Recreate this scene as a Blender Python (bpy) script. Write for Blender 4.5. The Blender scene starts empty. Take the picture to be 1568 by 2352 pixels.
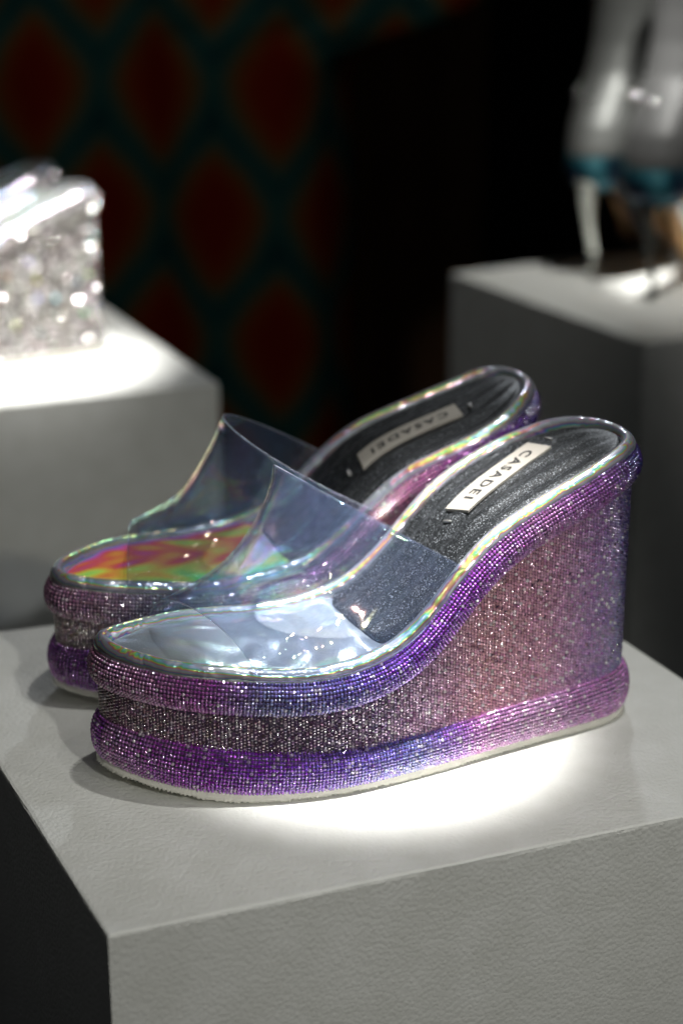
import bpy, math, random
import numpy as np
from mathutils import Vector, Matrix

R = math.radians
scn = bpy.context.scene
col = scn.collection
rng = np.random.default_rng(7)

# ------------------------------------------------------------------ camera, world, exposure
CAM_H, PITCH = 0.36, R(19.7)
cam_d = bpy.data.cameras.new('camera')
cam = bpy.data.objects.new('camera', cam_d); col.objects.link(cam)
cam.location = (0, 0, CAM_H)
cam.rotation_euler = (R(90) - PITCH, 0, 0)
cam_d.sensor_fit = 'VERTICAL'; cam_d.sensor_height = 36; cam_d.sensor_width = 24
cam_d.lens = 4120 / 2352 * 36
cam_d.clip_start = 0.02; cam_d.clip_end = 60
cam_d.dof.use_dof = True
cam_d.dof.focus_distance = 0.735
cam_d.dof.aperture_fstop = 5.0
scn.camera = cam

w = bpy.data.worlds.new('World'); scn.world = w; w.use_nodes = True
w.node_tree.nodes['Background'].inputs[0].default_value = (0.9, 1.0, 1.1, 1)
w.node_tree.nodes['Background'].inputs[1].default_value = 0.008
scn.view_settings.view_transform = 'Standard'
scn.view_settings.look = 'None'
scn.view_settings.exposure = 0
scn.view_settings.gamma = 1
scn.cycles.use_denoising = True
scn.cycles.use_adaptive_sampling = False
scn.cycles.max_bounces = 14
scn.cycles.transparent_max_bounces = 24
scn.cycles.sample_clamp_indirect = 12
scn.cycles.caustics_reflective = False
scn.cycles.caustics_refractive = False

# ------------------------------------------------------------------ lamps: the hall's spotlights, and added ones for glints and fill
def spot(name, loc, target, watts, size_deg, blend, radius, colr=(1, 1, 1)):
    d = bpy.data.lights.new(name, 'SPOT'); o = bpy.data.objects.new(name, d); col.objects.link(o)
    o.location = loc
    o.rotation_euler = (Vector(target) - Vector(loc)).to_track_quat('-Z', 'Y').to_euler()
    d.energy = watts; d.spot_size = R(size_deg); d.spot_blend = blend
    d.shadow_soft_size = radius; d.color = colr
    return o

spot('spot_lamp_on_sandals', (0.22, 0.66, 1.85), (0.014, 0.716, 0.0), 640, 5.3, 0.55, 0.03, (1.0, 0.985, 0.96))
spot('spill_lamp_on_sandals', (0.24, 0.68, 1.85), (0.02, 0.715, 0.0), 33, 20, 1.0, 0.012, (1.0, 0.99, 0.95))
spot('front_lamp', (0.95, -1.25, 1.25), (0.02, 0.70, 0.03), 60, 21, 0.95, 0.035, (1.0, 0.995, 0.93))
for lp in ((0.30, -1.30, 1.90), (1.45, 0.05, 1.75), (0.70, -0.55, 2.35), (1.25, -0.85, 1.55), (0.55, 0.05, 1.95), (-0.45, -1.15, 1.85)):      # added lamps, no known source, to make the stones sparkle
    spot('sparkle_lamp', lp, (0.02, 0.74, 0.05), 6, 14, 0.9, 0.012, (1.0, 0.985, 0.96))
spot('rear_glint_lamp', (0.22, 3.3, 1.75), (0.0, 0.75, 0.0), 38, 24, 0.8, 0.08, (0.9, 0.95, 1.0))  # added behind the shoes to put highlights in the toe foil
spot('spot_lamp_on_silver', (-0.20, 1.42, 1.80), (-0.262, 1.335, 0.0), 470, 7.6, 0.35, 0.04, (1.0, 0.99, 0.97))
for lp in ((0.75, 0.35, 1.70), (0.30, 0.20, 2.05), (-0.35, -0.20, 1.85), (0.15, -0.70, 1.65), (0.55, 0.90, 2.10), (-0.10, 0.45, 2.30), (0.95, 0.80, 1.50), (0.45, -0.25, 1.45), (-0.75, 0.55, 1.90)):
    spot('silver_sparkle_lamp', lp, (-0.27, 1.37, 0.06), 64, 7.5, 0.8, 0.05, (1.0, 0.985, 0.96))  # added lamps, placed only so the silver stones flash
spot('spot_lamp_on_boots', (-0.05, 1.42, 1.80), (0.315, 1.625, 0.0), 420, 4.6, 0.45, 0.03, (1.0, 0.99, 0.96))
spot('spill_lamp_on_boots', (0.42, 0.90, 1.50), (0.34, 1.70, 0.12), 72, 26, 0.9, 0.05, (1.0, 0.99, 0.95))
spot('cloth_fill_lamp', (-0.45, 1.0, 1.9), (-0.15, 2.75, 0.0), 9, 46, 0.9, 0.1, (1.0, 0.95, 0.9))  # added lamp standing in for dim spill on the cloth

# ------------------------------------------------------------------ helpers
def link(name, me, mat=None, parent=None):
    o = bpy.data.objects.new(name, me); col.objects.link(o)
    if mat is not None: me.materials.append(mat)
    if parent is not None: o.parent = parent
    return o

def mesh(name, V, F, smooth=True):
    me = bpy.data.meshes.new(name)
    me.from_pydata([tuple(map(float, v)) for v in V], [], [tuple(map(int, f)) for f in F])
    if smooth: me.shade_smooth()
    me.update(); return me

def tag(o, label=None, cat=None, group=None, kind=None):
    if label: o['label'] = label
    if cat: o['category'] = cat
    if group: o['group'] = group
    if kind: o['kind'] = kind
    return o

def empty(name, loc, rz=0.0):
    o = bpy.data.objects.new(name, None); col.objects.link(o)
    o.location = loc; o.rotation_euler = (0, 0, rz); o.empty_display_size = .02
    return o

def grid_faces(n, m, wrap_n=False, wrap_m=False, flip=False):
    F = []
    for i in range(n if wrap_n else n - 1):
        for j in range(m if wrap_m else m - 1):
            a, b = i * m + j, ((i + 1) % n) * m + j
            c, d = ((i + 1) % n) * m + (j + 1) % m, i * m + (j + 1) % m
            F.append((a, d, c, b) if flip else (a, b, c, d))
    return F

def grid_mesh(name, P, wrap_n=False, wrap_m=False, flip=False, smooth=True, cap=False):
    n, m = P.shape[:2]
    F = grid_faces(n, m, wrap_n, wrap_m, flip)
    if cap:                                    # close the two ends of a lofted tube
        F.append(tuple(range(m))[::1 if flip else -1]); F.append(tuple(range((n - 1) * m, n * m))[::-1 if flip else 1])
    return mesh(name, P.reshape(-1, 3), F, smooth)

def solid_grid(name, P, N, t, smooth=True):
    """a sheet with thickness: top P, bottom P - N*t, joined round the border"""
    n, m = P.shape[:2]
    A = P.reshape(-1, 3); B = (P - N * t).reshape(-1, 3); k = n * m
    F = grid_faces(n, m) + [tuple(q + k for q in f[::-1]) for f in grid_faces(n, m)]
    ring = [j for j in range(m)] + [i * m + m - 1 for i in range(1, n)] + [(n - 1) * m + j for j in range(m - 2, -1, -1)] + [i * m for i in range(n - 2, 0, -1)]
    for a, b in zip(ring, ring[1:] + ring[:1]): F.append((a, b, b + k, a + k))
    return mesh(name, np.r_[A, B], F, smooth)

# ------------------------------------------------------------------ materials
class NT:
    def __init__(s, name):
        s.m = bpy.data.materials.new(name); s.m.use_nodes = True
        s.t = s.m.node_tree; s.t.nodes.clear()
        s.out = s.t.nodes.new('ShaderNodeOutputMaterial')
    def n(s, typ, ins=None, **kw):
        o = s.t.nodes.new(typ)
        for k, v in kw.items(): setattr(o, k, v)
        for k, v in (ins or {}).items():
            if isinstance(v, bpy.types.NodeSocket): s.t.links.new(v, o.inputs[k])
            else: o.inputs[k].default_value = v
        return o
    def math(s, op, a, b=None, c=None, clamp=False):
        o = s.t.nodes.new('ShaderNodeMath'); o.operation = op; o.use_clamp = clamp
        for i, v in enumerate((a, b, c)):
            if v is None: continue
            if isinstance(v, bpy.types.NodeSocket): s.t.links.new(v, o.inputs[i])
            else: o.inputs[i].default_value = v
        return o.outputs[0]
    def ramp(s, fac, stops, interp='LINEAR'):
        o = s.t.nodes.new('ShaderNodeValToRGB'); s.t.links.new(fac, o.inputs[0])
        e = o.color_ramp.elements; o.color_ramp.interpolation = interp
        while len(e) < len(stops): e.new(0.5)
        for q, (p, c) in zip(e, stops): q.position = p; q.color = (*c, 1)
        return o.outputs[0]
    def done(s, shader):
        s.t.links.new(shader, s.out.inputs[0]); return s.m

def mat_simple(name, c, rough=.5, metal=0.0, bump=0.0, scale=400, var=0.0, spec=.5, coat=0):
    t = NT(name); co = t.n('ShaderNodeTexCoord').outputs['Object']
    p = t.n('ShaderNodeBsdfPrincipled', {'Base Color': (*c, 1), 'Roughness': rough, 'Metallic': metal, 'Specular IOR Level': spec, 'Coat Weight': coat})
    nz = t.n('ShaderNodeTexNoise', {'Vector': co, 'Scale': scale, 'Detail': 4.0})
    if var:
        lo = tuple(max(0, q * (1 - var)) for q in c); hi = tuple(min(1, q * (1 + var)) for q in c)
        nz2 = t.n('ShaderNodeTexNoise', {'Vector': co, 'Scale': scale * .15, 'Detail': 5.0})
        t.t.links.new(t.ramp(nz2.outputs[0], [(.3, lo), (.7, hi)]), p.inputs['Base Color'])
    if bump:
        b = t.n('ShaderNodeBump', {'Height': nz.outputs[0], 'Strength': bump, 'Distance': .0006})
        t.t.links.new(b.outputs[0], p.inputs['Normal'])
    return t.done(p.outputs[0])

def mat_foam(name):
    t = NT(name); co = t.n('ShaderNodeTexCoord').outputs['Object']
    wob = t.n('ShaderNodeTexNoise', {'Vector': co, 'Scale': 55.0, 'Detail': 2.0})
    war = t.n('ShaderNodeVectorMath', {0: co, 1: t.n('ShaderNodeVectorMath', {0: t.n('ShaderNodeTexNoise', {'Vector': co, 'Scale': 300.0}).outputs['Color'], 1: (.0007, .0007, .0007)}, operation='MULTIPLY').outputs[0]}, operation='ADD')
    f1 = t.n('ShaderNodeTexVoronoi', {'Vector': war.outputs[0], 'Scale': 520.0, 'Smoothness': .2}, feature='SMOOTH_F1')
    cell = t.n('ShaderNodeTexVoronoi', {'Vector': war.outputs[0], 'Scale': 430.0}, feature='F1')
    fine = t.n('ShaderNodeTexNoise', {'Vector': co, 'Scale': 1100.0, 'Detail': 5.0, 'Roughness': .6})
    h = t.math('ADD', t.math('MULTIPLY', f1.outputs['Distance'], -1.1), t.math('MULTIPLY', fine.outputs[0], .8))
    h = t.math('ADD', h, t.math('MULTIPLY', wob.outputs[0], .25))
    h = t.math('ADD', h, t.math('MULTIPLY', cell.outputs['Color'], .25))
    b = t.n('ShaderNodeBump', {'Height': h, 'Strength': .55, 'Distance': .0005})
    c = t.ramp(wob.outputs[0], [(.25, (.73, .735, .69)), (.75, (.81, .815, .78))])
    rr = t.ramp(cell.outputs['Color'], [(.08, (.32, .32, .32)), (.35, (.5, .5, .5))])
    p = t.n('ShaderNodeBsdfPrincipled', {'Base Color': c, 'Roughness': rr, 'Specular IOR Level': .5, 'Normal': b.outputs[0]})
    return t.done(p.outputs[0])

def mat_crystal(name, sharp=.09, soft=.34, dif=.2, k=.6):
    """foil-backed cut glass; each stone carries its own tint in the attribute"""
    t = NT(name)
    at = t.n('ShaderNodeAttribute', attribute_name='tint')
    lw = t.n('ShaderNodeLayerWeight', {'Blend': .35})
    # aurora coating: the hue drifts with the angle of the facet
    hs = t.n('ShaderNodeHueSaturation', {'Color': at.outputs['Color'], 'Hue': t.math('ADD', .485, t.math('MULTIPLY', lw.outputs['Facing'], .05)), 'Saturation': 1.1})
    base = hs.outputs[0]
    pale = t.n('ShaderNodeMix', {0: .6, 6: base, 7: (1, .97, .98, 1)}, data_type='RGBA').outputs[2]
    a = t.n('ShaderNodeBsdfGlossy', {'Color': base, 'Roughness': soft})
    b = t.n('ShaderNodeBsdfGlossy', {'Color': pale, 'Roughness': sharp})
    d = t.n('ShaderNodeBsdfDiffuse', {'Color': base})
    m1 = t.n('ShaderNodeMixShader', {0: k, 1: a.outputs[0], 2: b.outputs[0]})
    m2 = t.n('ShaderNodeMixShader', {0: dif, 1: m1.outputs[0], 2: d.outputs[0]})
    return t.done(m2.outputs[0])

def mat_holo(name, sat=.5, phase=0.0, freq=1.6, rough=.22, wrinkle=.25, dif=.16, wide=.45, tone=(.80, .84, .88), ns=24.0, floor=0.0):
    """holographic foil: a diffraction grating pressed into silver film"""
    t = NT(name); co = t.n('ShaderNodeTexCoord').outputs['Object']
    nz = t.n('ShaderNodeTexNoise', {'Vector': co, 'Scale': ns, 'Detail': 2.0, 'Distortion': .6})
    n2 = t.n('ShaderNodeTexNoise', {'Vector': co, 'Scale': 900.0, 'Detail': 2.0})
    hh = t.math('ADD', t.math('MULTIPLY', nz.outputs[0], 1.0), t.math('MULTIPLY', n2.outputs[0], .012))
    bp = t.n('ShaderNodeBump', {'Height': hh, 'Strength': wrinkle, 'Distance': .012})
    ge = t.n('ShaderNodeNewGeometry')
    dt = t.n('ShaderNodeVectorMath', {0: ge.outputs['Incoming'], 1: bp.outputs[0]}, operation='DOT_PRODUCT').outputs['Value']
    gr = t.n('ShaderNodeVectorMath', {0: ge.outputs['Normal'], 1: (.35, .15, .92)}, operation='DOT_PRODUCT').outputs['Value']
    ph = t.math('ADD', t.math('MULTIPLY', dt, freq), t.math('MULTIPLY', gr, freq * .8))
    ph = t.math('ADD', t.math('ADD', ph, t.math('MULTIPLY', nz.outputs[0], .75)), phase)
    fr = t.math('FRACT', ph)
    rb = t.ramp(fr, [(0, (.95, .12, .14)), (.13, (1, .52, .10)), (.25, (.75, .95, .15)), (.38, (.10, .85, .25)), (.52, (.15, .75, .95)), (.68, (.22, .25, .95)), (.84, (.75, .25, .85)), (1, (.95, .12, .14))])
    sl = t.math('MULTIPLY', t.math('SINE', t.math('MULTIPLY', ph, 3.9)), .5)
    sl = t.math('ADD', sl, .5)
    fac = t.math('MULTIPLY', t.math('ADD', floor, t.math('MULTIPLY', t.math('POWER', sl, 1.5), 1 - floor)), sat, clamp=True)
    c = t.n('ShaderNodeMix', {0: fac, 6: (*tone, 1), 7: rb}, data_type='RGBA').outputs[2]
    g = t.n('ShaderNodeBsdfGlossy', {'Color': c, 'Roughness': rough, 'Normal': bp.outputs[0]})
    g2 = t.n('ShaderNodeBsdfGlossy', {'Color': c, 'Roughness': .62, 'Normal': bp.outputs[0]})
    d = t.n('ShaderNodeBsdfDiffuse', {'Color': c, 'Normal': bp.outputs[0]})
    m = t.n('ShaderNodeMixShader', {0: wide, 1: g.outputs[0], 2: g2.outputs[0]})
    m = t.n('ShaderNodeMixShader', {0: dif, 1: m.outputs[0], 2: d.outputs[0]})
    return t.done(m.outputs[0])

def mat_clear(name, haze=.06, tint=(.93, .95, .99), hz=(.45, .55, .85), wr=.12):
    """clear soft vinyl sheet, with the faint milky bloom and scuffs the material has"""
    t = NT(name); co = t.n('ShaderNodeTexCoord').outputs['Object']
    nz = t.n('ShaderNodeTexNoise', {'Vector': co, 'Scale': 20.0, 'Detail': 2.0, 'Distortion': 1.6})
    sc = t.n('ShaderNodeTexNoise', {'Vector': t.n('ShaderNodeMapping', {'Vector': co, 'Scale': (1, 5, 1), 'Rotation': (.3, .2, .7)}).outputs[0], 'Scale': 260.0, 'Detail': 3.0})
    bp = t.n('ShaderNodeBump', {'Height': nz.outputs[0], 'Strength': wr, 'Distance': .01})
    ge = t.n('ShaderNodeNewGeometry')
    cs = t.math('ABSOLUTE', t.n('ShaderNodeVectorMath', {0: ge.outputs['Incoming'], 1: bp.outputs[0]}, operation='DOT_PRODUCT').outputs['Value'])
    fr = t.math('ADD', .10, t.math('MULTIPLY', t.math('POWER', t.math('SUBTRACT', 1.0, cs, clamp=True), 4.5), .8), clamp=True)
    tr = t.n('ShaderNodeBsdfTransparent', {'Color': (*tint, 1)})
    df = t.n('ShaderNodeBsdfDiffuse', {'Color': (*hz, 1)})
    tl = t.n('ShaderNodeBsdfTranslucent', {'Color': (*hz, 1)})
    dd = t.n('ShaderNodeMixShader', {0: .5, 1: df.outputs[0], 2: tl.outputs[0]})
    hf = t.math('ADD', haze * .6, t.math('MULTIPLY', t.math('POWER', sc.outputs[0], 4.0), haze * 4.0))
    a = t.n('ShaderNodeMixShader', {0: hf, 1: tr.outputs[0], 2: dd.outputs[0]})
    lw = t.n('ShaderNodeLayerWeight', {'Blend': .5, 'Normal': bp.outputs[0]}).outputs['Facing']
    ph = t.math('FRACT', t.math('ADD', t.math('MULTIPLY', lw, 2.6), t.math('MULTIPLY', nz.outputs[0], 2.2)))
    foil_refl = t.ramp(ph, [(0, (1, .45, .40)), (.2, (1, .9, .45)), (.4, (.5, 1, .6)), (.6, (.45, .85, 1)), (.8, (.6, .5, 1)), (1, (1, .45, .40))])  # rainbow painted into the gloss, imitating reflections of the foil
    foil_refl = t.n('ShaderNodeMix', {0: .8, 6: (1, 1, 1, 1), 7: foil_refl}, data_type='RGBA').outputs[2]
    g = t.n('ShaderNodeBsdfGlossy', {'Color': foil_refl, 'Roughness': .05, 'Normal': bp.outputs[0]})
    return t.done(t.n('ShaderNodeMixShader', {0: fr, 1: a.outputs[0], 2: g.outputs[0]}).outputs[0])

def mat_glitter(name):
    """black footbed leather with fine silver glitter"""
    t = NT(name); co = t.n('ShaderNodeTexCoord').outputs['Object']
    n = t.n('ShaderNodeTexNoise', {'Vector': co, 'Scale': 1500.0, 'Detail': 1.0})
    n2 = t.n('ShaderNodeTexNoise', {'Vector': co, 'Scale': 30.0, 'Detail': 2.0})
    pick = t.ramp(n.outputs[0], [(.42, (.006, .007, .008)), (.60, (.04, .044, .048)), (.72, (.32, .34, .37))])
    bp = t.n('ShaderNodeBump', {'Height': n2.outputs[0], 'Strength': .25, 'Distance': .004})
    p = t.n('ShaderNodeBsdfPrincipled', {'Base Color': pick, 'Roughness': .42, 'Metallic': .45, 'Normal': bp.outputs[0]})
    return t.done(p.outputs[0])

def mat_print(name):
    """dark teal cloth with a printed trellis of drops"""
    t = NT(name); uv = t.n('ShaderNodeTexCoord').outputs['UV']
    s = t.n('ShaderNodeSeparateXYZ', {0: uv})
    ds = []
    wv = t.n('ShaderNodeTexNoise', {'Vector': uv, 'Scale': 6.0}).outputs[0]
    for k in (0.0, .5):
        u = t.math('SUBTRACT', t.math('FRACT', t.math('ADD', s.outputs[0], .5 + k)), .5)
        v = t.math('SUBTRACT', t.math('FRACT', t.math('ADD', s.outputs[1], .5 + k)), .5)
        tt = t.math('DIVIDE', v, .32)
        low = t.math('MULTIPLY', tt, .20)
        d = t.math('ADD', t.math('DIVIDE', t.math('ABSOLUTE', u), .45), t.math('ADD', t.math('POWER', t.math('ABSOLUTE', tt), 1.6), low))
        ds.append(d)
    d = t.math('ADD', t.math('MINIMUM', *ds), t.math('MULTIPLY', t.math('SUBTRACT', wv, .5), .25))
    c = t.ramp(t.math('DIVIDE', d, 2.0), [(.15, (.38, .024, .006)), (.29, (.42, .08, .015)), (.40, (.26, .16, .05)), (.52, (.05, .20, .17)), (.66, (.012, .075, .09)), (.82, (.004, .014, .022))])
    p = t.n('ShaderNodeBsdfPrincipled', {'Base Color': c, 'Roughness': .85, 'Specular IOR Level': .15})
    return t.done(p.outputs[0])

M_FOAM = mat_foam('white_foam')
M_CRYSTAL = mat_crystal('crystal_stone')
M_CRYSTAL_CLEAR = mat_crystal('clear_crystal_stone', .13, .5, .18, .78)
M_CORE = mat_simple('dark_backing_fabric', (.045, .024, .065), .6)
M_CORE_SILVER = mat_simple('grey_backing_fabric', (.12, .115, .11), .6)
M_GLITTER = mat_glitter('black_glitter_leather')
M_SOLE = mat_simple('cream_rubber', (.80, .78, .70), .45, bump=.3, scale=900, var=.08)
M_PLATE = mat_simple('pale_metal_plate', (.47, .44, .39), .38, .25, bump=.05, scale=1500)
M_DULL = mat_simple('dull_steel', (.50, .49, .47), .32, .85)
M_INK = mat_simple('engraved_ink', (.03, .03, .03), .5)
M_STEEL = mat_simple('polished_steel', (.85, .84, .82), .16, 1.0)
M_HOLO_NEAR = mat_holo('holographic_foil', .42, .10, 2.2, .19, .46, .03, .36, (.68, .77, .86), 23.0)
M_HOLO_FAR = mat_holo('holographic_foil_rainbow', 1.0, .57, 2.0, .2, .36, .6, .75, (.8, .84, .88), 13.0, 1.0)  # same foil, with the lamp's diffracted rainbow put into its colour
M_HOLO_RIM = mat_holo('holographic_piping', .82, .3, 3.7, .14, .17, .06, .40, (.66, .71, .75), 80.0, .0)
M_CLEAR = mat_clear('clear_vinyl', haze=.072, hz=(.42, .54, .88), wr=.34)
M_CLEAR_EDGE = mat_clear('clear_vinyl_cut_edge', haze=.75, hz=(.75, .80, .95))
M_SILVER_FOIL = mat_holo('silver_foil', .35, .2, 2.6, .17, .3, .04, .22, (.7, .72, .74))

# ------------------------------------------------------------------ sandal geometry (metres; x from heel to toe, y to the outer side)
CP = np.array([(.0005,.004),(.0035,.0145),(.010,.0212),(.020,.0262),(.05,.0318),(.08,.0371),(.11,.0425),(.14,.0468),(.155,.0474),(.17,.046),(.19,.0418),(.206,.0365),(.2195,.0292),(.2315,.0193),(.2412,.0078),(.2455,-.004),(.244,-.013),(.2362,-.021),(.222,-.0284),(.203,-.0345),(.185,-.0375),(.168,-.038),(.15,-.037),(.13,-.0365),(.11,-.037),(.095,-.039),(.08,-.0425),(.065,-.0462),(.05,-.048),(.035,-.0462),(.021,-.0395),(.010,-.029),(.003,-.0175),(.0003,-.006)])

def resample(o, n, key=None):
    q = np.r_[o, o[:1]]; k = q if key is None else np.r_[key, key[:1]]
    s = np.r_[0, np.cumsum(np.linalg.norm(np.diff(k, axis=0), axis=1))]
    t = np.linspace(0, s[-1], n, endpoint=False)
    return np.stack([np.interp(t, s, q[:, j]) for j in range(q.shape[1])], 1), s[-1]

def spline(cp, n):
    m = len(cp); out = []
    for i in range(m):
        p = [cp[(i + k) % m] for k in (-1, 0, 1, 2)]
        t = np.linspace(0, 1, 60, endpoint=False)[:, None]
        out.append(.5 * ((2 * p[1]) + (-p[0] + p[2]) * t + (2 * p[0] - 5 * p[1] + 4 * p[2] - p[3]) * t**2 + (-p[0] + 3 * p[1] - 3 * p[2] + p[3]) * t**3))
    o, _ = resample(np.concatenate(out), 2400)
    k = np.exp(-.5 * (np.arange(-60, 61) / 18.)**2); k /= k.sum()
    o = np.stack([np.convolve(np.r_[o[-60:, j], o[:, j], o[:60, j]], k, 'valid') for j in (0, 1)], 1)
    return resample(o, n)[0]

def prof(xs, zs):
    xx = np.linspace(xs[0] - .03, xs[-1] + .03, 1200); zz = np.interp(xx, xs, zs)
    k = np.exp(-.5 * (np.arange(-100, 101) / 28.)**2); k /= k.sum()
    zz = np.convolve(np.r_[[zz[0]] * 100, zz, [zz[-1]] * 100], k, 'valid')
    return lambda x: np.interp(x, xx, zz)

z_rim = prof([0,.0187,.0257,.048,.0697,.0803,.0907,.1051,.1193,.1313,.1507,.1689,.1862,.206,.2259,.2411],[.1262,.1235,.1195,.1117,.1035,.0986,.091,.0748,.0623,.057,.0534,.0526,.0541,.0562,.0571,.0593])
z_wb = prof([0,.0147,.0247,.0473,.0691,.0797,.0944,.105,.121,.141,.166,.203,.2337],[.112,.1092,.1047,.097,.0886,.081,.0686,.0552,.0431,.0377,.0367,.0393,.0417])
z_bt = prof([.0,.019,.043,.0775,.11,.141,.166,.2035,.234],[.0240,.0232,.0212,.0204,.0186,.0179,.0192,.0237,.0278])
z_sole = prof([.17,.19,.21,.23,.245],[0,.0004,.0022,.005,.008])

OUT = spline(CP, 1600)

def normals2(o):
    t = np.roll(o, -1, 0) - np.roll(o, 1, 0); t /= np.linalg.norm(t, axis=1)[:, None]
    return np.stack([-t[:, 1], t[:, 0]], 1) if False else np.stack([t[:, 1], -t[:, 0]], 1)

_c = OUT.mean(0)
_sgn = 1.0 if ((normals2(OUT) * (OUT - _c)).sum(1) > 0).mean() > .5 else -1.0
def out_n(o): return normals2(o) * _sgn

def inset(o, d): return o - out_n(o) * d

def frames(curve3):
    """3-D closed curve -> outward horizontal normal and 'up' across it"""
    T = np.roll(curve3, -1, 0) - np.roll(curve3, 1, 0); T /= np.linalg.norm(T, axis=1)[:, None]
    n = out_n(curve3[:, :2]); N = np.c_[n, np.zeros(len(n))]
    B = np.cross(T, N); B /= np.linalg.norm(B, axis=1)[:, None]
    B *= np.sign(B[:, 2:3]); return T, N, B

GEM6 = np.array([(math.cos(k * math.pi / 3), math.sin(k * math.pi / 3)) for k in range(6)])

def gem_mesh(name, P, N, T, C, r, h, tilt=.14, flat=False, jit=.06):
    """cut stones: a six-sided crown with a flat table on each, all in one mesh"""
    n = len(P)
    P = P + rng.normal(0, jit * r, P.shape)
    wild = np.where(rng.random(n) < .15, 1.7, .7)[:, None]
    N = N + rng.normal(0, tilt, N.shape) * (1 if flat else wild); N /= np.linalg.norm(N, axis=1)[:, None]
    T = T - N * (T * N).sum(1)[:, None]; T /= np.linalg.norm(T, axis=1)[:, None]
    B = np.cross(N, T)
    a = rng.uniform(0, math.pi / 3, n); ca, sa = np.cos(a)[:, None], np.sin(a)[:, None]
    T, B = T * ca + B * sa, B * ca - T * sa
    V = np.empty((n, 12, 3))
    for k in range(6):
        dirn = T * GEM6[k, 0] + B * GEM6[k, 1]
        V[:, k] = P + dirn * r - N * h * .25
        V[:, 6 + k] = P + dirn * r * .52 + N * h
    idx = []
    for k in range(6): idx += [k, (k + 1) % 6, 6 + (k + 1) % 6, 6 + k]
    idx += [6, 7, 8, 9, 10, 11]
    idx = np.array(idx)
    me = bpy.data.meshes.new(name)
    me.vertices.add(n * 12); me.vertices.foreach_set('co', V.ravel())
    L = (idx[None, :] + (np.arange(n) * 12)[:, None]).ravel()
    me.loops.add(len(L)); me.loops.foreach_set('vertex_index', L.astype(np.int32))
    starts = (np.array([0, 4, 8, 12, 16, 20, 24])[None] + (np.arange(n) * 30)[:, None]).ravel()
    me.polygons.add(n * 7); me.polygons.foreach_set('loop_start', starts.astype(np.int32))
    me.polygons.foreach_set('loop_total', np.tile(np.array([4, 4, 4, 4, 4, 4, 6], np.int32), n))
    at = me.attributes.new('tint', 'FLOAT_COLOR', 'POINT')
    cc = np.c_[C, np.ones(n)]
    at.data.foreach_set('color', np.repeat(cc, 12, axis=0).ravel().astype(np.float32))
    me.update(calc_edges=True); me.validate(); me.polygons.foreach_set('use_smooth', np.tile(np.array([not flat] * 6 + [False], bool), n))
    return me

def pal(xs, cs):
    cs = np.array(cs, float)
    return lambda x: np.stack([np.interp(x, xs, cs[:, j]) for j in range(3)], 1)

PAL_TOP = pal([0,.012,.03,.06,.095,.125,.15,.185,.205,.23,.245],  # stone hues along the shoe, the coating's angle sheen painted in
    [(.05,.05,.20),(.08,.06,.25),(.42,.17,.50),(.55,.28,.55),(.40,.12,.58),(.30,.14,.60),(.25,.20,.58),(.24,.22,.48),(.45,.13,.46),(.50,.26,.42),(.36,.18,.30)])
PAL_WALL = pal([0,.012,.03,.055,.085,.11,.135,.17,.205,.245],
    [(.14,.15,.36),(.22,.18,.40),(.44,.24,.50),(.70,.36,.50),(.84,.44,.52),(.62,.36,.56),(.24,.15,.28),(.15,.09,.16),(.20,.12,.17),(.25,.15,.18)])
PAL_BOT = pal([0,.02,.06,.088,.10,.12,.15,.19,.215,.235,.245],
    [(.40,.14,.46),(.55,.22,.55),(.58,.33,.56),(.56,.25,.56),(.34,.16,.54),(.19,.18,.50),(.25,.14,.58),(.34,.08,.58),(.42,.09,.52),(.42,.18,.42),(.34,.14,.34)])
PAL_MED_TOP = pal([0,.02,.04,.07,.10,.13,.17,.20,.225,.245],
    [(.07,.05,.20),(.10,.06,.30),(.30,.12,.45),(.50,.20,.38),(.52,.24,.34),(.42,.22,.44),(.30,.28,.50),(.36,.38,.50),(.42,.26,.36),(.42,.20,.32)])
PAL_MED_WALL = pal([0,.03,.06,.10,.14,.18,.21,.245],
    [(.12,.06,.25),(.32,.12,.30),(.50,.18,.24),(.46,.22,.30),(.34,.24,.36),(.16,.17,.24),(.30,.25,.26),(.36,.28,.28)])
PAL_MED_BOT = pal([0,.05,.10,.15,.20,.225,.245],
    [(.30,.12,.40),(.46,.2,.46),(.38,.14,.5),(.28,.18,.55),(.24,.14,.52),(.36,.10,.52),(.40,.12,.46)])
SILVER = pal([0, .245], [(.42, .39, .37), (.42, .39, .37)])

def tints(x, side, lat, med):
    a, b = lat(x), med(x)
    c = np.where(side[:, None] > 0, a, b) * 1.06
    n = len(x)
    c = c * np.exp(rng.normal(0, .17, (n, 1)))
    c = c + rng.normal(0, .022, (n, 3))
    glint = rng.random(n) < .045
    c[glint] = c[glint] * .5 + np.array([.62, .58, .60])  # random stones whitened to imitate sparkle
    return np.clip(c, .01, .98)

def edge_y(o, xs):
    """lowest and highest y of a closed outline at each x"""
    up, lo = [], []
    q = np.r_[o, o[:1]]
    for x in xs:
        s = np.where((q[:-1, 0] - x) * (q[1:, 0] - x) <= 0)[0]
        if len(s) == 0: up.append(0); lo.append(0); continue
        ys = [q[i, 1] + (q[i + 1, 1] - q[i, 1]) * (0 if q[i + 1, 0] == q[i, 0] else (x - q[i, 0]) / (q[i + 1, 0] - q[i, 0])) for i in s]
        up.append(max(ys)); lo.append(min(ys))
    return np.array(lo), np.array(up)

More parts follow.
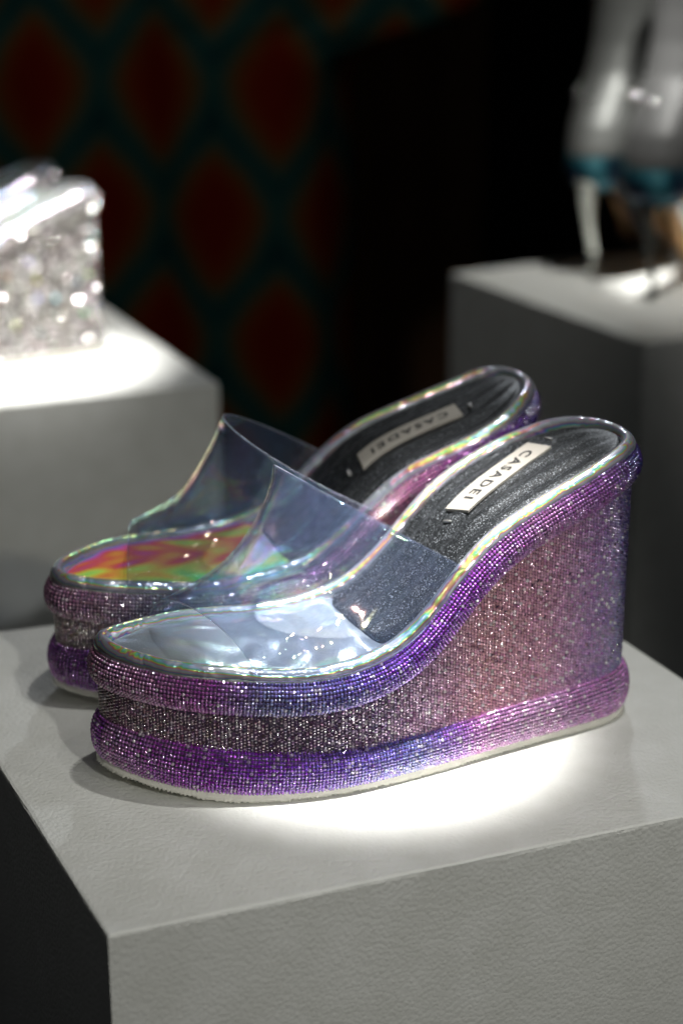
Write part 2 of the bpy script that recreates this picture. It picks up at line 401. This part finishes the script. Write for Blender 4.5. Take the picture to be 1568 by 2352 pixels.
def make_sandal(root, mir, pitch, pals, foil, rim_mat, core_mat, foot_mat, plate=None, vamp=True, plate_pts=None, stone=None, tilt=.22):
    stone = stone or M_CRYSTAL
    """builds the parts of one wedge mule under root; mir = -1 for the right foot"""
    S = np.array([1, mir, 1.0])
    flip = mir > 0
    def part(name, me, mat, parent=root): return link(name, me, mat, parent)
    r, h = pitch * .53, pitch * .38
    n_core = 360
    def sweep(curve3, prof2):
        T, N, B = frames(curve3)
        return np.stack([curve3 + N * a + B * b for a, b in prof2], 1)
    # --- outsole with a rough, glue-marked lower edge
    o = inset(resample(OUT, 900)[0], .0021); nn = out_n(o); x = o[:, 0]
    jag = np.abs(rng.normal(0, 1, 900)); jag = np.convolve(np.r_[jag[-2:], jag, jag[:2]], np.array([.15, .7, .15]) if False else np.ones(5) / 5, 'valid')
    jag = jag * .5 + .9 * (np.arange(900) % 3 == 0) * rng.uniform(.2, 1.6, 900)
    lump = (np.convolve(rng.random(924) < .03, np.ones(25), 'valid') > 0) * rng.uniform(.0003, .0011, 900)
    zb0 = z_sole(x); jz = np.clip(.0011 - .0009 * jag - lump * .6, .0001, .002)
    rows = [np.c_[inset(o, .012), zb0 + .0004], np.c_[inset(o, .0015), zb0 + .0001 + jz * .3], np.c_[o + nn * (.0002 + lump[:, None] * .7 + .0004 * jag[:, None]), zb0 + jz], np.c_[o, zb0 + .0016], np.c_[o - nn * .0003, zb0 + .0042]]
    part('outsole', grid_mesh('outsole', np.stack(rows, 1) * S, wrap_n=True, flip=flip), M_SOLE)
    # --- bottom welt
    def welt(name, zc, hb, bulge, ph0, ph1, rows_n, lat, med):
        base = OUT
        c3 = np.c_[inset(base, bulge), zc(base[:, 0])]
        c3 = resample(c3, n_core)[0]
        ph = np.linspace(ph1, ph0, 14)
        hbx = hb(c3[:, 0])
        T, N, B = frames(c3)
        P = np.stack([c3 + N * (bulge - .0006) * math.cos(f) + B * ((hbx - .0006) * math.sin(f))[:, None] for f in ph], 1)
        P = np.concatenate([P, (c3 - N * .006)[:, None]], 1)
        core = part(name, grid_mesh(name, P * S, wrap_n=True, wrap_m=True, flip=flip), core_mat)
        cl = np.r_[c3, c3[:1]]; L = np.linalg.norm(np.diff(cl, axis=0), axis=1).sum() * 1.03
        nc = int(L / pitch)
        g3 = resample(np.c_[inset(base, bulge), zc(base[:, 0])], nc)[0]
        T, N, B = frames(g3); hx = hb(g3[:, 0])
        Ps, Ns, Ts, xs, sd = [], [], [], [], []
        fine = np.linspace(ph0, ph1, 200)
        hm = float(hx.mean()); arc = np.r_[0, np.cumsum(np.hypot(np.diff(bulge * np.cos(fine)), np.diff(hm * np.sin(fine))))]
        rn = max(3, int(arc[-1] / pitch))
        for k, f in enumerate(np.interp(np.linspace(0, arc[-1], rn), arc, fine)):
            Ps.append(g3 + N * bulge * math.cos(f) + B * (hx * math.sin(f))[:, None])
            nv = N * (math.cos(f) / bulge) + B * (math.sin(f) / hx)[:, None]
            Ns.append(nv / np.linalg.norm(nv, axis=1)[:, None]); Ts.append(T); xs.append(g3[:, 0]); sd.append(g3[:, 1])
        Ps, Ns, Ts = [np.concatenate(q) for q in (Ps, Ns, Ts)]; xs = np.concatenate(xs); sd = np.concatenate(sd)
        C = tints(xs, sd, lat, med)
        g = part('crystals', gem_mesh(name + '_crystals', Ps * S, Ns * S, Ts * S, C, r, h, tilt, stone is not M_CRYSTAL), stone, core)
        tag(g, kind='stuff')
        return core
    zb_c = lambda x: (z_sole(x) + .0024 + z_bt(x)) / 2
    zb_h = lambda x: (z_bt(x) - z_sole(x) - .0024) / 2 + .0008
    welt('lower_welt', zb_c, zb_h, .0052, R(-80), R(100), 12, pals[4], pals[5])
    zt_c = lambda x: (z_rim(x) + z_wb(x)) / 2
    welt('upper_welt', zt_c, lambda x: .0080 + 0 * x, .0062, R(-84), R(74), 14, pals[0], pals[1])
    # --- wedge wall between them
    o = inset(resample(OUT, n_core)[0], .0042)
    lo, hi = zb_c(o[:, 0]) + .002, zt_c(o[:, 0])
    P = np.stack([np.c_[o, lo + (hi - lo) * k] for k in np.linspace(0, 1, 8)], 1)
    wall = part('wedge_heel', grid_mesh('wedge_heel', P * S, wrap_n=True, flip=not flip), core_mat)
    oo = inset(OUT, .0040); per = np.linalg.norm(np.diff(np.r_[oo, oo[:1]], axis=0), axis=1).sum()
    o = resample(oo, int(per / pitch))[0]; nn = out_n(o); tt = np.stack([nn[:, 1], -nn[:, 0]], 1)
    Ps, Ns, Ts = [], [], []
    vp = pitch * .94
    for i in range(len(o)):
        z0, z1 = z_bt(o[i, 0]) - .0004, z_wb(o[i, 0]) - .0002
        zz = np.arange(z0, z1, vp) + (vp * .5 if i % 2 else 0)
        Ps.append(np.c_[np.repeat(o[i:i + 1], len(zz), 0), zz]); Ns.append(np.repeat([[nn[i, 0], nn[i, 1], 0]], len(zz), 0)); Ts.append(np.repeat([[tt[i, 0], tt[i, 1], 0]], len(zz), 0))
    Ps, Ns, Ts = [np.concatenate(q) for q in (Ps, Ns, Ts)]
    C = tints(Ps[:, 0], Ps[:, 1], pals[2], pals[3])
    if stone is not M_CRYSTAL:            # coloured flashes of some clear stones, painted into their tint
        q = rng.random(len(C)) < .08; C[q] = rng.uniform(.05, .9, (int(q.sum()), 3))
    g = part('crystals', gem_mesh('wedge_crystals', Ps * S, Ns * S, Ts * S, C, r, h, tilt + .03, stone is not M_CRYSTAL), stone, wall); tag(g, kind='stuff')
    # --- piping round the footbed
    c3 = resample(np.c_[inset(OUT, .0036), z_rim(OUT[:, 0])], 420)[0]
    pr = [(-.0005, -.0025), (.0008, -.001), (.0010, .0008), (.0004, .0026), (-.0010, .0040), (-.0026, .0045), (-.0042, .0040), (-.0052, .0028), (-.0056, .0010), (-.0056, -.0010)]
    pr = np.array(pr); tq = np.arange(10); tf = np.linspace(0, 9, 28)
    pr = np.stack([np.interp(tf, tq, pr[:, 0]), np.interp(tf, tq, pr[:, 1])], 1)
    k = np.array([.25, .5, .25]); 
    for _ in range(4):
        for j in (0, 1): pr[1:-1, j] = np.convolve(pr[:, j], k, 'valid')
    P = sweep(c3, pr)
    # slight puckers along the piping
    wob = np.convolve(np.r_[rng.normal(0, 1, 420 + 8)], np.ones(9) / 9, 'valid') * .00022
    P[:, :, 2] += (wob[:, None] * np.sin(np.linspace(0, math.pi, 28))[None])
    part('piping', grid_mesh('piping', P * S, wrap_n=True, flip=flip), rim_mat)
    # --- silver toe insole and black footbed
    ins = inset(OUT, .0086)
    def surf_z(x, y, lo, hi):
        v = np.clip((y - lo) / np.maximum(hi - lo, 1e-4), 0, 1) * 2 - 1
        return z_rim(x) + .0022 + .0011 * (1 - np.abs(v)**4), v
    def sheet(x0f, x1f, nu, nv, dz, groove, dmin=.0):
        us = (1 - np.cos(np.linspace(0, math.pi, nu))) / 2
        vs = np.linspace(-1, 1, nv)
        X = np.empty((nu, nv)); Y = np.empty((nu, nv)); Z = np.empty((nu, nv))
        for j, v in enumerate(vs): X[:, j] = x0f(v) + (x1f(v) - x0f(v)) * us
        for i in range(nu):
            lo, hi = edge_y(ins, X[i]); lo = lo + dmin; hi = hi - dmin
            Y[i] = (lo + hi) / 2 + (hi - lo) / 2 * vs
            z = z_rim(X[i]) + dz(X[i], vs)
            if groove:
                z += .0008 * np.cos(vs * math.pi * 4.5) * (np.abs(vs) < .9) * np.clip((X[i] - .012) / .02, 0, 1)
            Z[i] = z
        return np.stack([X, Y, Z], 2)
    x_heel, x_toe = ins[:, 0].min() + .0002, ins[:, 0].max() - .0002
    P = sheet(lambda v: .112, lambda v: x_toe, 70, 40, lambda x, v: .0024 - .0012 * v**6 - .0030 * np.clip((x - .20) / .045, 0, 1)**2 - .0030 * np.clip((.137 - x) / .006, 0, 1), False)
    P[:, :, 2] += .00025 * np.sin(P[:, :, 0] * 260 + 2 * np.sin(P[:, :, 1] * 120)) * np.cos(P[:, :, 1] * 150)
    part('toe_insole', grid_mesh('toe_insole', P * S, flip=not flip), foil)
    P = sheet(lambda v: x_heel, lambda v: .1335 - .003 * v - .011 * abs(v)**6, 110, 46, lambda x, v: .0014 + .0014 * (1 - v**6) + .0008 * np.clip((.133 - x) / .004, -1, 0), True, .0004)
    Nn = np.zeros_like(P); Nn[:, :, 2] = 1
    part('footbed', solid_grid('footbed', (P * S)[:, ::(1 if flip else -1)][::-1], Nn, .003), foot_mat)
    # --- name plate, its lettering, and two staples
    if plate:
        (xa, ya), (xb, yb), wd = plate_pts
        def on_foot(u, v, lift):
            """u from heel end to toe end, v across, in metres"""
            L = math.hypot(xb - xa, yb - ya); dx, dy = (xb - xa) / L, (yb - ya) / L
            x, y = xa + dx * u - dy * v, ya + dy * u + dx * v
            return np.array([x, y, z_rim(x) + .0034 + lift])
        L = math.hypot(xb - xa, yb - ya)
        us = np.linspace(0, L, 26); vs = np.linspace(-wd / 2, wd / 2, 6)
        P = np.array([[on_foot(u, v, .0010) for v in vs] for u in us])
        Nn = np.zeros_like(P); Nn[:, :, 2] = 1
        pl = part('name_plate', solid_grid('name_plate', (P * S)[:, ::(1 if flip else -1)][::-1], Nn, .0012, smooth=False), M_PLATE)
        cu = bpy.data.curves.new('lettering', 'FONT'); cu.body = plate; cu.size = .0076; cu.space_character = 1.32; cu.extrude = 0; cu.offset = .00014; cu.resolution_u = 3
        cu.align_x = 'CENTER'; cu.align_y = 'CENTER'
        to = bpy.data.objects.new('lettering', cu); col.objects.link(to)
        dg = bpy.context.evaluated_depsgraph_get(); dg.update()
        me = bpy.data.meshes.new_from_object(to.evaluated_get(dg)); bpy.data.objects.remove(to)
        # printed so that it reads from the heel towards the toe, seen from the inner side of the left foot
        sgn_letter = -1.0
        for v in me.vertices:
            q = on_foot(L * .5 + v.co.x, -v.co.y * mir * sgn_letter, .00125)
            v.co = Vector(q * S)
        me.update()
        lt = part('lettering', me, M_INK, pl)
        for (u0, tw) in ((L + .0055, 0), (-.0055, 0)):
            Pp = []
            for s in np.linspace(0, 1, 9):
                rad = (.0011 * math.sin(min(1, max(0, s)) * math.pi)**.35 if 0 < s < 1 else .0002)
                c = on_foot(u0, (s - .5) * .0052, .0006)
                Pp.append([c + np.array([math.cos(a) * rad, 0, math.sin(a) * rad * .7]) for a in np.linspace(0, 2 * math.pi, 8, endpoint=False)])
            part('staple', grid_mesh('staple', np.array(Pp) * S, wrap_m=True, cap=True, flip=flip), M_DULL)
    # --- clear vamp
    if vamp:
        rimc = inset(OUT, .0024)
        def side_pt(x, up):
            lo, hi = edge_y(rimc, [x]); y = hi[0] if up else lo[0]
            return np.array([x, y, float(z_rim(x)) + .0004])
        nw, nv = 60, 64
        P = np.empty((nw, nv, 3))
        for i, wv in enumerate(np.linspace(0, 1, nw)):
            Lp = side_pt(.188 - .095 * wv, True); Mp = side_pt(.2135 - .115 * wv, False)
            mid = (Lp + Mp) / 2
            ap0 = (side_pt(.188, True) + side_pt(.2135, False)) / 2 + np.array([.001, 0, .0185])
            ap1 = np.array([.1616, -.0118, .1259])
            e = wv
            A = ap0 * (1 - e) + ap1 * e
            A = A + np.array([-.006, 0, -.0075]) * math.sin(math.pi * wv)
            kU = (A - mid) / .75
            kUv = kU * np.array([.75, 1, 1]); 
            spread = np.array([0, .012 * wv + .004, 0])
            for j, v in enumerate(np.linspace(0, 1, nv)):
                c1, c2 = Lp + kU, Mp + kU
                P[i, j] = (1 - v)**3 * Lp + 3 * (1 - v)**2 * v * c1 + 3 * (1 - v) * v**2 * c2 + v**3 * Mp
        rip = .0009 * np.sin(np.linspace(0, 1, nw)[:, None] * 9 + np.linspace(0, 1, nv)[None] * 5) * np.sin(np.linspace(0, math.pi, nv))[None]
        P[:, :, 0] += rip
        du = np.gradient(P, axis=0); dv = np.gradient(P, axis=1); Nn = np.cross(du, dv); Nn /= np.linalg.norm(Nn, axis=2)[:, :, None] + 1e-12
        if Nn[nw // 2, nv // 2, 2] < 0: Nn = -Nn
        Pm, Nm = P * S, Nn * S
        if flip is False: Pm, Nm = Pm[:, ::-1], Nm[:, ::-1]
        vme = solid_grid('vamp', Pm[::-1], Nm[::-1], .0009); vo = part('vamp', vme, M_CLEAR); vme.materials.append(M_CLEAR_EDGE)
        nf = len(vme.polygons); nin = 2 * (nw - 1) * (nv - 1)
        for q in range(nin, nf): vme.polygons[q].material_index = 1; vme.polygons[q].use_smooth = False

# ------------------------------------------------------------------ plinths, floor, wall
def block(name, corners, z1, z0, label, bev=.0012):
    """foam plinth: rectangular, its arrises slightly crushed"""
    c = np.array(corners, float); ctr = c.mean(0)
    n = 40
    ring = np.concatenate([np.linspace(c[i], c[(i + 1) % 4], n, endpoint=False) for i in range(4)])
    loc = ring - ctr
    d = loc / np.linalg.norm(loc, axis=1)[:, None]
    wob = np.convolve(np.r_[rng.normal(0, 1, len(ring) + 2)], np.ones(3) / 3, 'valid') * .0006
    H = z1 - z0
    rows = [np.c_[loc * 1.0, np.full(len(loc), 0.0)], np.c_[loc, np.full(len(loc), H - bev * 1.3) + wob], np.c_[loc - d * (bev * .35 + wob[:, None] * .5), np.full(len(loc), H - bev * .4)], np.c_[loc - d * (bev * 1.4 + wob[:, None]), np.full(len(loc), H)]]
    P = np.stack(rows, 1)
    F = grid_faces(len(loc), 4, wrap_n=True)
    m = len(loc); F.append(tuple(i * 4 + 3 for i in range(m))); F.append(tuple(i * 4 for i in range(m - 1, -1, -1)))
    me = mesh(name, P.reshape(-1, 3), F, smooth=False)
    o = link(name, me, M_FOAM); o.location = (ctr[0], ctr[1], z0)
    return tag(o, label, 'plinth')

FLOOR = -1.0
GP = 'white foam display plinths'
block('display_plinth', [(-.0837,.5543),(.2106,.669),(.092,.9187),(-.2085,.815)], 0, FLOOR + .001, 'white foam plinth in front carrying the pair of purple crystal sandals')['group'] = GP
lc = np.array((-.0914,1.290)); e1 = np.array((-math.cos(R(21.5)), -math.sin(R(21.5)))); e2 = np.array((-math.sin(R(24.5)), math.cos(R(24.5))))
block('display_plinth', [lc + e1 * .36, lc, lc + e2 * .29, lc + e1 * .36 + e2 * .29], 0, FLOOR + .001, 'white foam plinth at the left carrying the silver crystal sandals')['group'] = GP
rc = np.array((.2447,1.4095)); e1 = np.array((.887,.461)); e2 = np.array((-.461,.887))
block('display_plinth', [rc, rc + e1 * .36, rc + e1 * .36 + e2 * .305, rc + e2 * .305], 0, FLOOR + .001, 'grey lit foam plinth at the right carrying the stiletto ankle boots')['group'] = GP

M_FLOOR = mat_simple('dark_floor', (.02, .02, .022), .5, var=.3, scale=8)
fl = link('floor', mesh('floor', [(-6, -3, 0), (6, -3, 0), (6, 7, 0), (-6, 7, 0)], [(0, 1, 2, 3)], False), M_FLOOR); fl.location.z = FLOOR; tag(fl, kind='structure')
M_WALL = mat_simple('black_wall', (.008, .009, .009), .9, var=.2, scale=6)
bw = link('wall', mesh('wall', [(-6, 0, -1), (6, 0, -1), (6, 0, 3), (-6, 0, 3), (-6, .1, -1), (6, .1, -1), (6, .1, 3), (-6, .1, 3)], [(0, 1, 2, 3), (5, 4, 7, 6), (3, 2, 6, 7), (0, 3, 7, 4), (1, 5, 6, 2), (0, 4, 5, 1)], False), M_WALL); bw.location.y = 5.0; tag(bw, kind='structure')

# ------------------------------------------------------------------ printed cloth behind
def cloth(name, y0, z_top, z_bot, left, right_f, mat, amp, label, cell=.20, u0=0.0, v0=0.0, fold=9.0):
    nx, nz = 160, 70
    P = np.empty((nz, nx, 3)); UV = np.empty((nz, nx, 2))
    for i, z in enumerate(np.linspace(z_top, z_bot, nz)):
        xr = right_f(z); xs = np.linspace(left, xr, nx)
        s = (xs - left)
        f = np.sin(s * fold * 2 + .6 * np.sin(z * 3) + 1.1 * np.sin(s * 3.1)) * amp * (.35 + .65 * np.clip(s / .5, 0, 1)) + .25 * amp * np.sin(s * fold * 4.6 + z * 2)
        edge = np.clip(1 - (xr - xs) / .06, 0, 1)
        yy = y0 + f + edge**2 * .07
        P[i, :, 0] = xs; P[i, :, 1] = yy; P[i, :, 2] = z
        arc = np.r_[0, np.cumsum(np.hypot(np.diff(xs), np.diff(yy)))] + left
        UV[i, :, 0] = (arc - u0) / cell; UV[i, :, 1] = (z - v0) / (2 * cell)
    Nn = np.zeros_like(P); Nn[:, :, 1] = -1
    me = solid_grid(name, P, Nn, .004)
    uvl = me.uv_layers.new(name='UVMap'); k = nz * nx; flat = UV.reshape(-1, 2)
    li = np.empty(len(me.loops), np.int32); me.loops.foreach_get('vertex_index', li)
    uvl.data.foreach_set('uv', flat[li % k].ravel().astype(np.float32))
    o = link(name, me, mat)
    return tag(o, label, 'fabric')

def right_edge(z):
    # hangs straight lower down, sweeps out to the right near the top of the picture
    return .012 + .22 / (1 + math.exp(-(z - .128) / .014))
cloth('printed_fabric', 2.75, .75, -.985, -1.1, right_edge, mat_print('printed_cloth'), .035, 'dark teal fabric printed with glowing orange red drops hanging behind the plinths', .196, -.203, .065)
cloth('plain_fabric', 3.35, .8, -.985, .02, lambda z: .27, mat_simple('brown_cloth', (.22, .11, .05), .9, var=.2, scale=40), .03, 'dim plain brown fabric hanging beside the printed drops', fold=14)

# ------------------------------------------------------------------ the sandals
TH = R(20)
def place_root(name, loc, th, label, cat, group):
    # local x runs from heel to toe
    o = empty(name, (loc[0], loc[1], loc[2]), math.pi + th)
    return tag(o, label, cat, group)

PALS = (PAL_TOP, PAL_MED_TOP, PAL_WALL, PAL_MED_WALL, PAL_BOT, PAL_MED_BOT)
SIL = (SILVER,) * 6
g1 = 'pair of purple crystal wedge sandals'
ra = place_root('wedge_sandal', (.1284, .7532, .0002), R(20), 'nearer purple crystal wedge sandal with silvery white toe and brightly lit nameplate', 'sandal', g1)
make_sandal(ra, 1, .00150, PALS, M_HOLO_NEAR, M_HOLO_RIM, M_CORE, M_GLITTER, 'CASADEI', True, ((.0366, -.0190), (.0828, -.0030), .0146))
rb = place_root('wedge_sandal', (.0915, .8475, .0002), R(22.2), 'farther purple crystal wedge sandal with rainbow red and green toe, behind its mate', 'sandal', g1)
make_sandal(rb, -1, .00150, PALS, M_HOLO_FAR, M_HOLO_RIM, M_CORE, M_GLITTER, 'CASADEI', True, ((.0430, -.0105), (.0900, -.0020), .0146))
g2 = 'pair of silver crystal wedge sandals'
rs = place_root('crystal_wedge_sandal', (-.190, 1.400, .0002), R(20), 'silver crystal wedge sandal with its heel sparkling white on the left plinth', 'sandal', g2)
make_sandal(rs, 1, .0048, SIL, M_SILVER_FOIL, M_SILVER_FOIL, M_CORE_SILVER, M_SILVER_FOIL, None, True, None, M_CRYSTAL_CLEAR, .34)
rs2 = place_root('crystal_wedge_sandal', (-.240, 1.515, .0002), R(22), 'silver sandal mostly hidden behind the sparkling one, only its heel top showing', 'sandal', g2)
make_sandal(rs2, -1, .0048, SIL, M_SILVER_FOIL, M_SILVER_FOIL, M_CORE_SILVER, M_SILVER_FOIL, None, True, None, M_CRYSTAL_CLEAR, .34)

# ------------------------------------------------------------------ ankle boots on the right plinth
M_VINYL = mat_simple('smoky_grey_vinyl', (.22, .225, .215), .36, .4, bump=.3, scale=45)
M_VINYL_DARK = mat_simple('dark_grey_vinyl', (.12, .12, .118), .33, .4, bump=.15, scale=60)
M_TEAL = NT('teal_holo_leather')
_co = M_TEAL.n('ShaderNodeTexCoord').outputs['Object']
_nz = M_TEAL.n('ShaderNodeTexNoise', {'Vector': _co, 'Scale': 30.0, 'Detail': 1.0})
_cc = M_TEAL.ramp(_nz.outputs[0], [(.40, (.012, .025, .06)), (.54, (.02, .15, .19)), (.68, (.14, .42, .50))])  # the cup's holographic reflections, painted as navy, teal and aqua patches
M_TEAL = M_TEAL.done(M_TEAL.n('ShaderNodeBsdfPrincipled', {'Base Color': _cc, 'Roughness': .35, 'Metallic': .5}).outputs[0])
M_TAN = mat_simple('tan_leather_sole', (.74, .44, .21), .5, var=.1)
M_CHROME = mat_simple('chrome_heel', (.62, .64, .60), .2, 1.0)
M_DARKHEEL = mat_simple('dark_heel', (.05, .05, .045), .25, .8)

def ring(c, rx, ry, ax, ay, n=28, p=1.0):
    a = np.linspace(0, 2 * math.pi, n, endpoint=False)
    return c + np.outer(np.cos(a) * rx, ax) + np.outer(np.sin(a) * ry, ay)

def boot(loc, yaw, label, upper, heel_mat, heel_r, size):
    r = tag(empty('ankle_boot', loc, yaw), label, 'boot', 'pair of stiletto ankle boots'); r.scale = (size,) * 3
    X, Y, Z = np.eye(3)
    def lerp(keys, n):
        keys = np.array(keys, float); t = np.linspace(0, 1, len(keys)); q = np.linspace(0, 1, n)
        return np.stack([np.interp(q, t, keys[:, j]) for j in range(keys.shape[1])], 1)
    # shaft: cx, z, half length, half width
    ks = lerp([(.005,.098,.034,.026),(.010,.112,.0375,.029),(.018,.130,.0385,.030),(.029,.150,.0365,.030),(.040,.172,.0335,.029),(.049,.195,.033,.030),(.056,.220,.0345,.032),(.062,.250,.037,.035)], 40)
    P = np.array([ring(np.array([c, 0, z]), a, b, X, Y) for c, z, a, b in ks])
    inner = np.array([ring(np.array([c, 0, z]), a - .0015, b - .0015, X, Y) for c, z, a, b in ks[::-1][:30]])
    link('shaft', grid_mesh('shaft', np.concatenate([P, inner]), wrap_m=True), upper, r)
    tr = np.array([ring(np.array([.062, 0, .250 + .003 * math.sin(t)]), .0372 + .003 * math.cos(t), .0352 + .003 * math.cos(t), X, Y) for t in np.linspace(0, 2 * math.pi, 10, endpoint=False)])
    link('top_binding', grid_mesh('top_binding', tr, wrap_n=True, wrap_m=True), M_STEEL, r)
    # strap with a stud, wrinkle band at the ankle
    sp = np.array([ring(np.array([.033, 0, .158 + .0035 * math.sin(t)]), .0365 + .0013 * math.cos(t), .0308 + .0013 * math.cos(t), X + Z * .18, Y) for t in np.linspace(0, 2 * math.pi, 8, endpoint=False)])
    st = link('ankle_strap', grid_mesh('ankle_strap', sp, wrap_n=True, wrap_m=True), upper, r)
    for ang in (2.2, 3.0, -2.2):
        c = np.array([.033 + .0385 * math.cos(ang), .0325 * math.sin(ang), .158 + .18 * .0385 * math.cos(ang)])
        us = np.linspace(0, math.pi, 7)
        S = np.array([ring(c + Z * .0034 * math.cos(u), .0034 * math.sin(u) + 1e-5, .0034 * math.sin(u) + 1e-5, X, Y, 10) for u in us])
        link('stud', grid_mesh('stud', S, wrap_m=True), M_STEEL, st)
    # foot from heel cup down to toe
    kf = lerp([(.012,.096,.020,.014),(.026,.094,.025,.017),(.05,.088,.029,.020),(.08,.068,.031,.022),(.11,.044,.033,.022),(.14,.025,.037,.019),(.165,.018,.036,.014),(.19,.015,.026,.010),(.212,.013,.006,.004)], 44)
    P = np.array([ring(np.array([x, 0, z + hh * .45]), w_, hh, Y, Z, 24) for x, z, w_, hh in kf])
    link('foot_upper', grid_mesh('foot_upper', P, wrap_m=True, cap=True), upper, r)
    # teal counter band round the heel seat
    kb = lerp([(.004,.076,.022,.019),(.003,.086,.031,.0255),(.0050,.0985,.0350,.0275),(.0075,.106,.0368,.028)], 10)
    P = np.array([ring(np.array([c, 0, z]), a, b, X, Y) for c, z, a, b in kb])
    link('heel_counter', grid_mesh('heel_counter', P, wrap_m=True, cap=True), M_TEAL, r)
    # tan sole under the arch
    us = np.linspace(0, 1, 36); vs = np.linspace(-1, 1, 12)
    kk = lerp([(.002,.082,.016,0),(.035,.080,.018,0),(.075,.056,.020,0),(.105,.029,.026,0),(.135,.008,.035,0),(.165,.002,.036,0),(.19,.002,.026,0),(.211,.006,.004,0)], 36)
    P = np.array([[np.array([x, v * w_, z + .004 * v * v]) for v in vs] for x, z, w_, _ in kk])
    Nn = np.zeros_like(P); Nn[:, :, 2] = 1
    link('sole', solid_grid('sole', P, Nn, .0035), M_TAN, r)
    q = P[4:24, 3:9].copy(); q[:, :, 2] -= .0052
    link('arch_sheen_strip', solid_grid('arch_sheen_strip', q, Nn[4:24, 3:9], .0012), M_SILVER_FOIL, r)  # added strip standing in for light reflected off the sole's underside
    # stiletto
    kh = lerp([(-.010,.086,.0185,.015),(-.015,.074,.0095,.0085),(-.0125,.060,.0062,.0058),(-.006,.040,.0048,.0044),(.0025,.020,.0038,.0038),(.0015,.0085,.0040,.0040)], 26) * np.array([1, 1, heel_r, heel_r])
    P = np.array([ring(np.array([c, 0, z]), a, b, X, Y, 16) for c, z, a, b in kh])
    hl = link('stiletto_heel', grid_mesh('stiletto_heel', P, wrap_m=True, cap=True), heel_mat, r)
    P = np.array([ring(np.array([.0015, 0, z]), a * heel_r, a * heel_r, X, Y, 16) for z, a in ((.0003,.0036),(.001,.0047),(.007,.0049),(.009,.0042))])
    link('heel_tip', grid_mesh('heel_tip', P, wrap_m=True, cap=True), heel_mat, hl)

boot((.2345, 1.667, .0002), R(56), 'pale grey stiletto ankle boot with bright chrome heel, left of the boot pair', M_VINYL, M_CHROME, 1.0, 1.08)
boot((.2735, 1.563, .0002), R(56), 'dark grey stiletto ankle boot with thin black heel and exposed tan sole', M_VINYL_DARK, M_DARKHEEL, .72, 1.13)
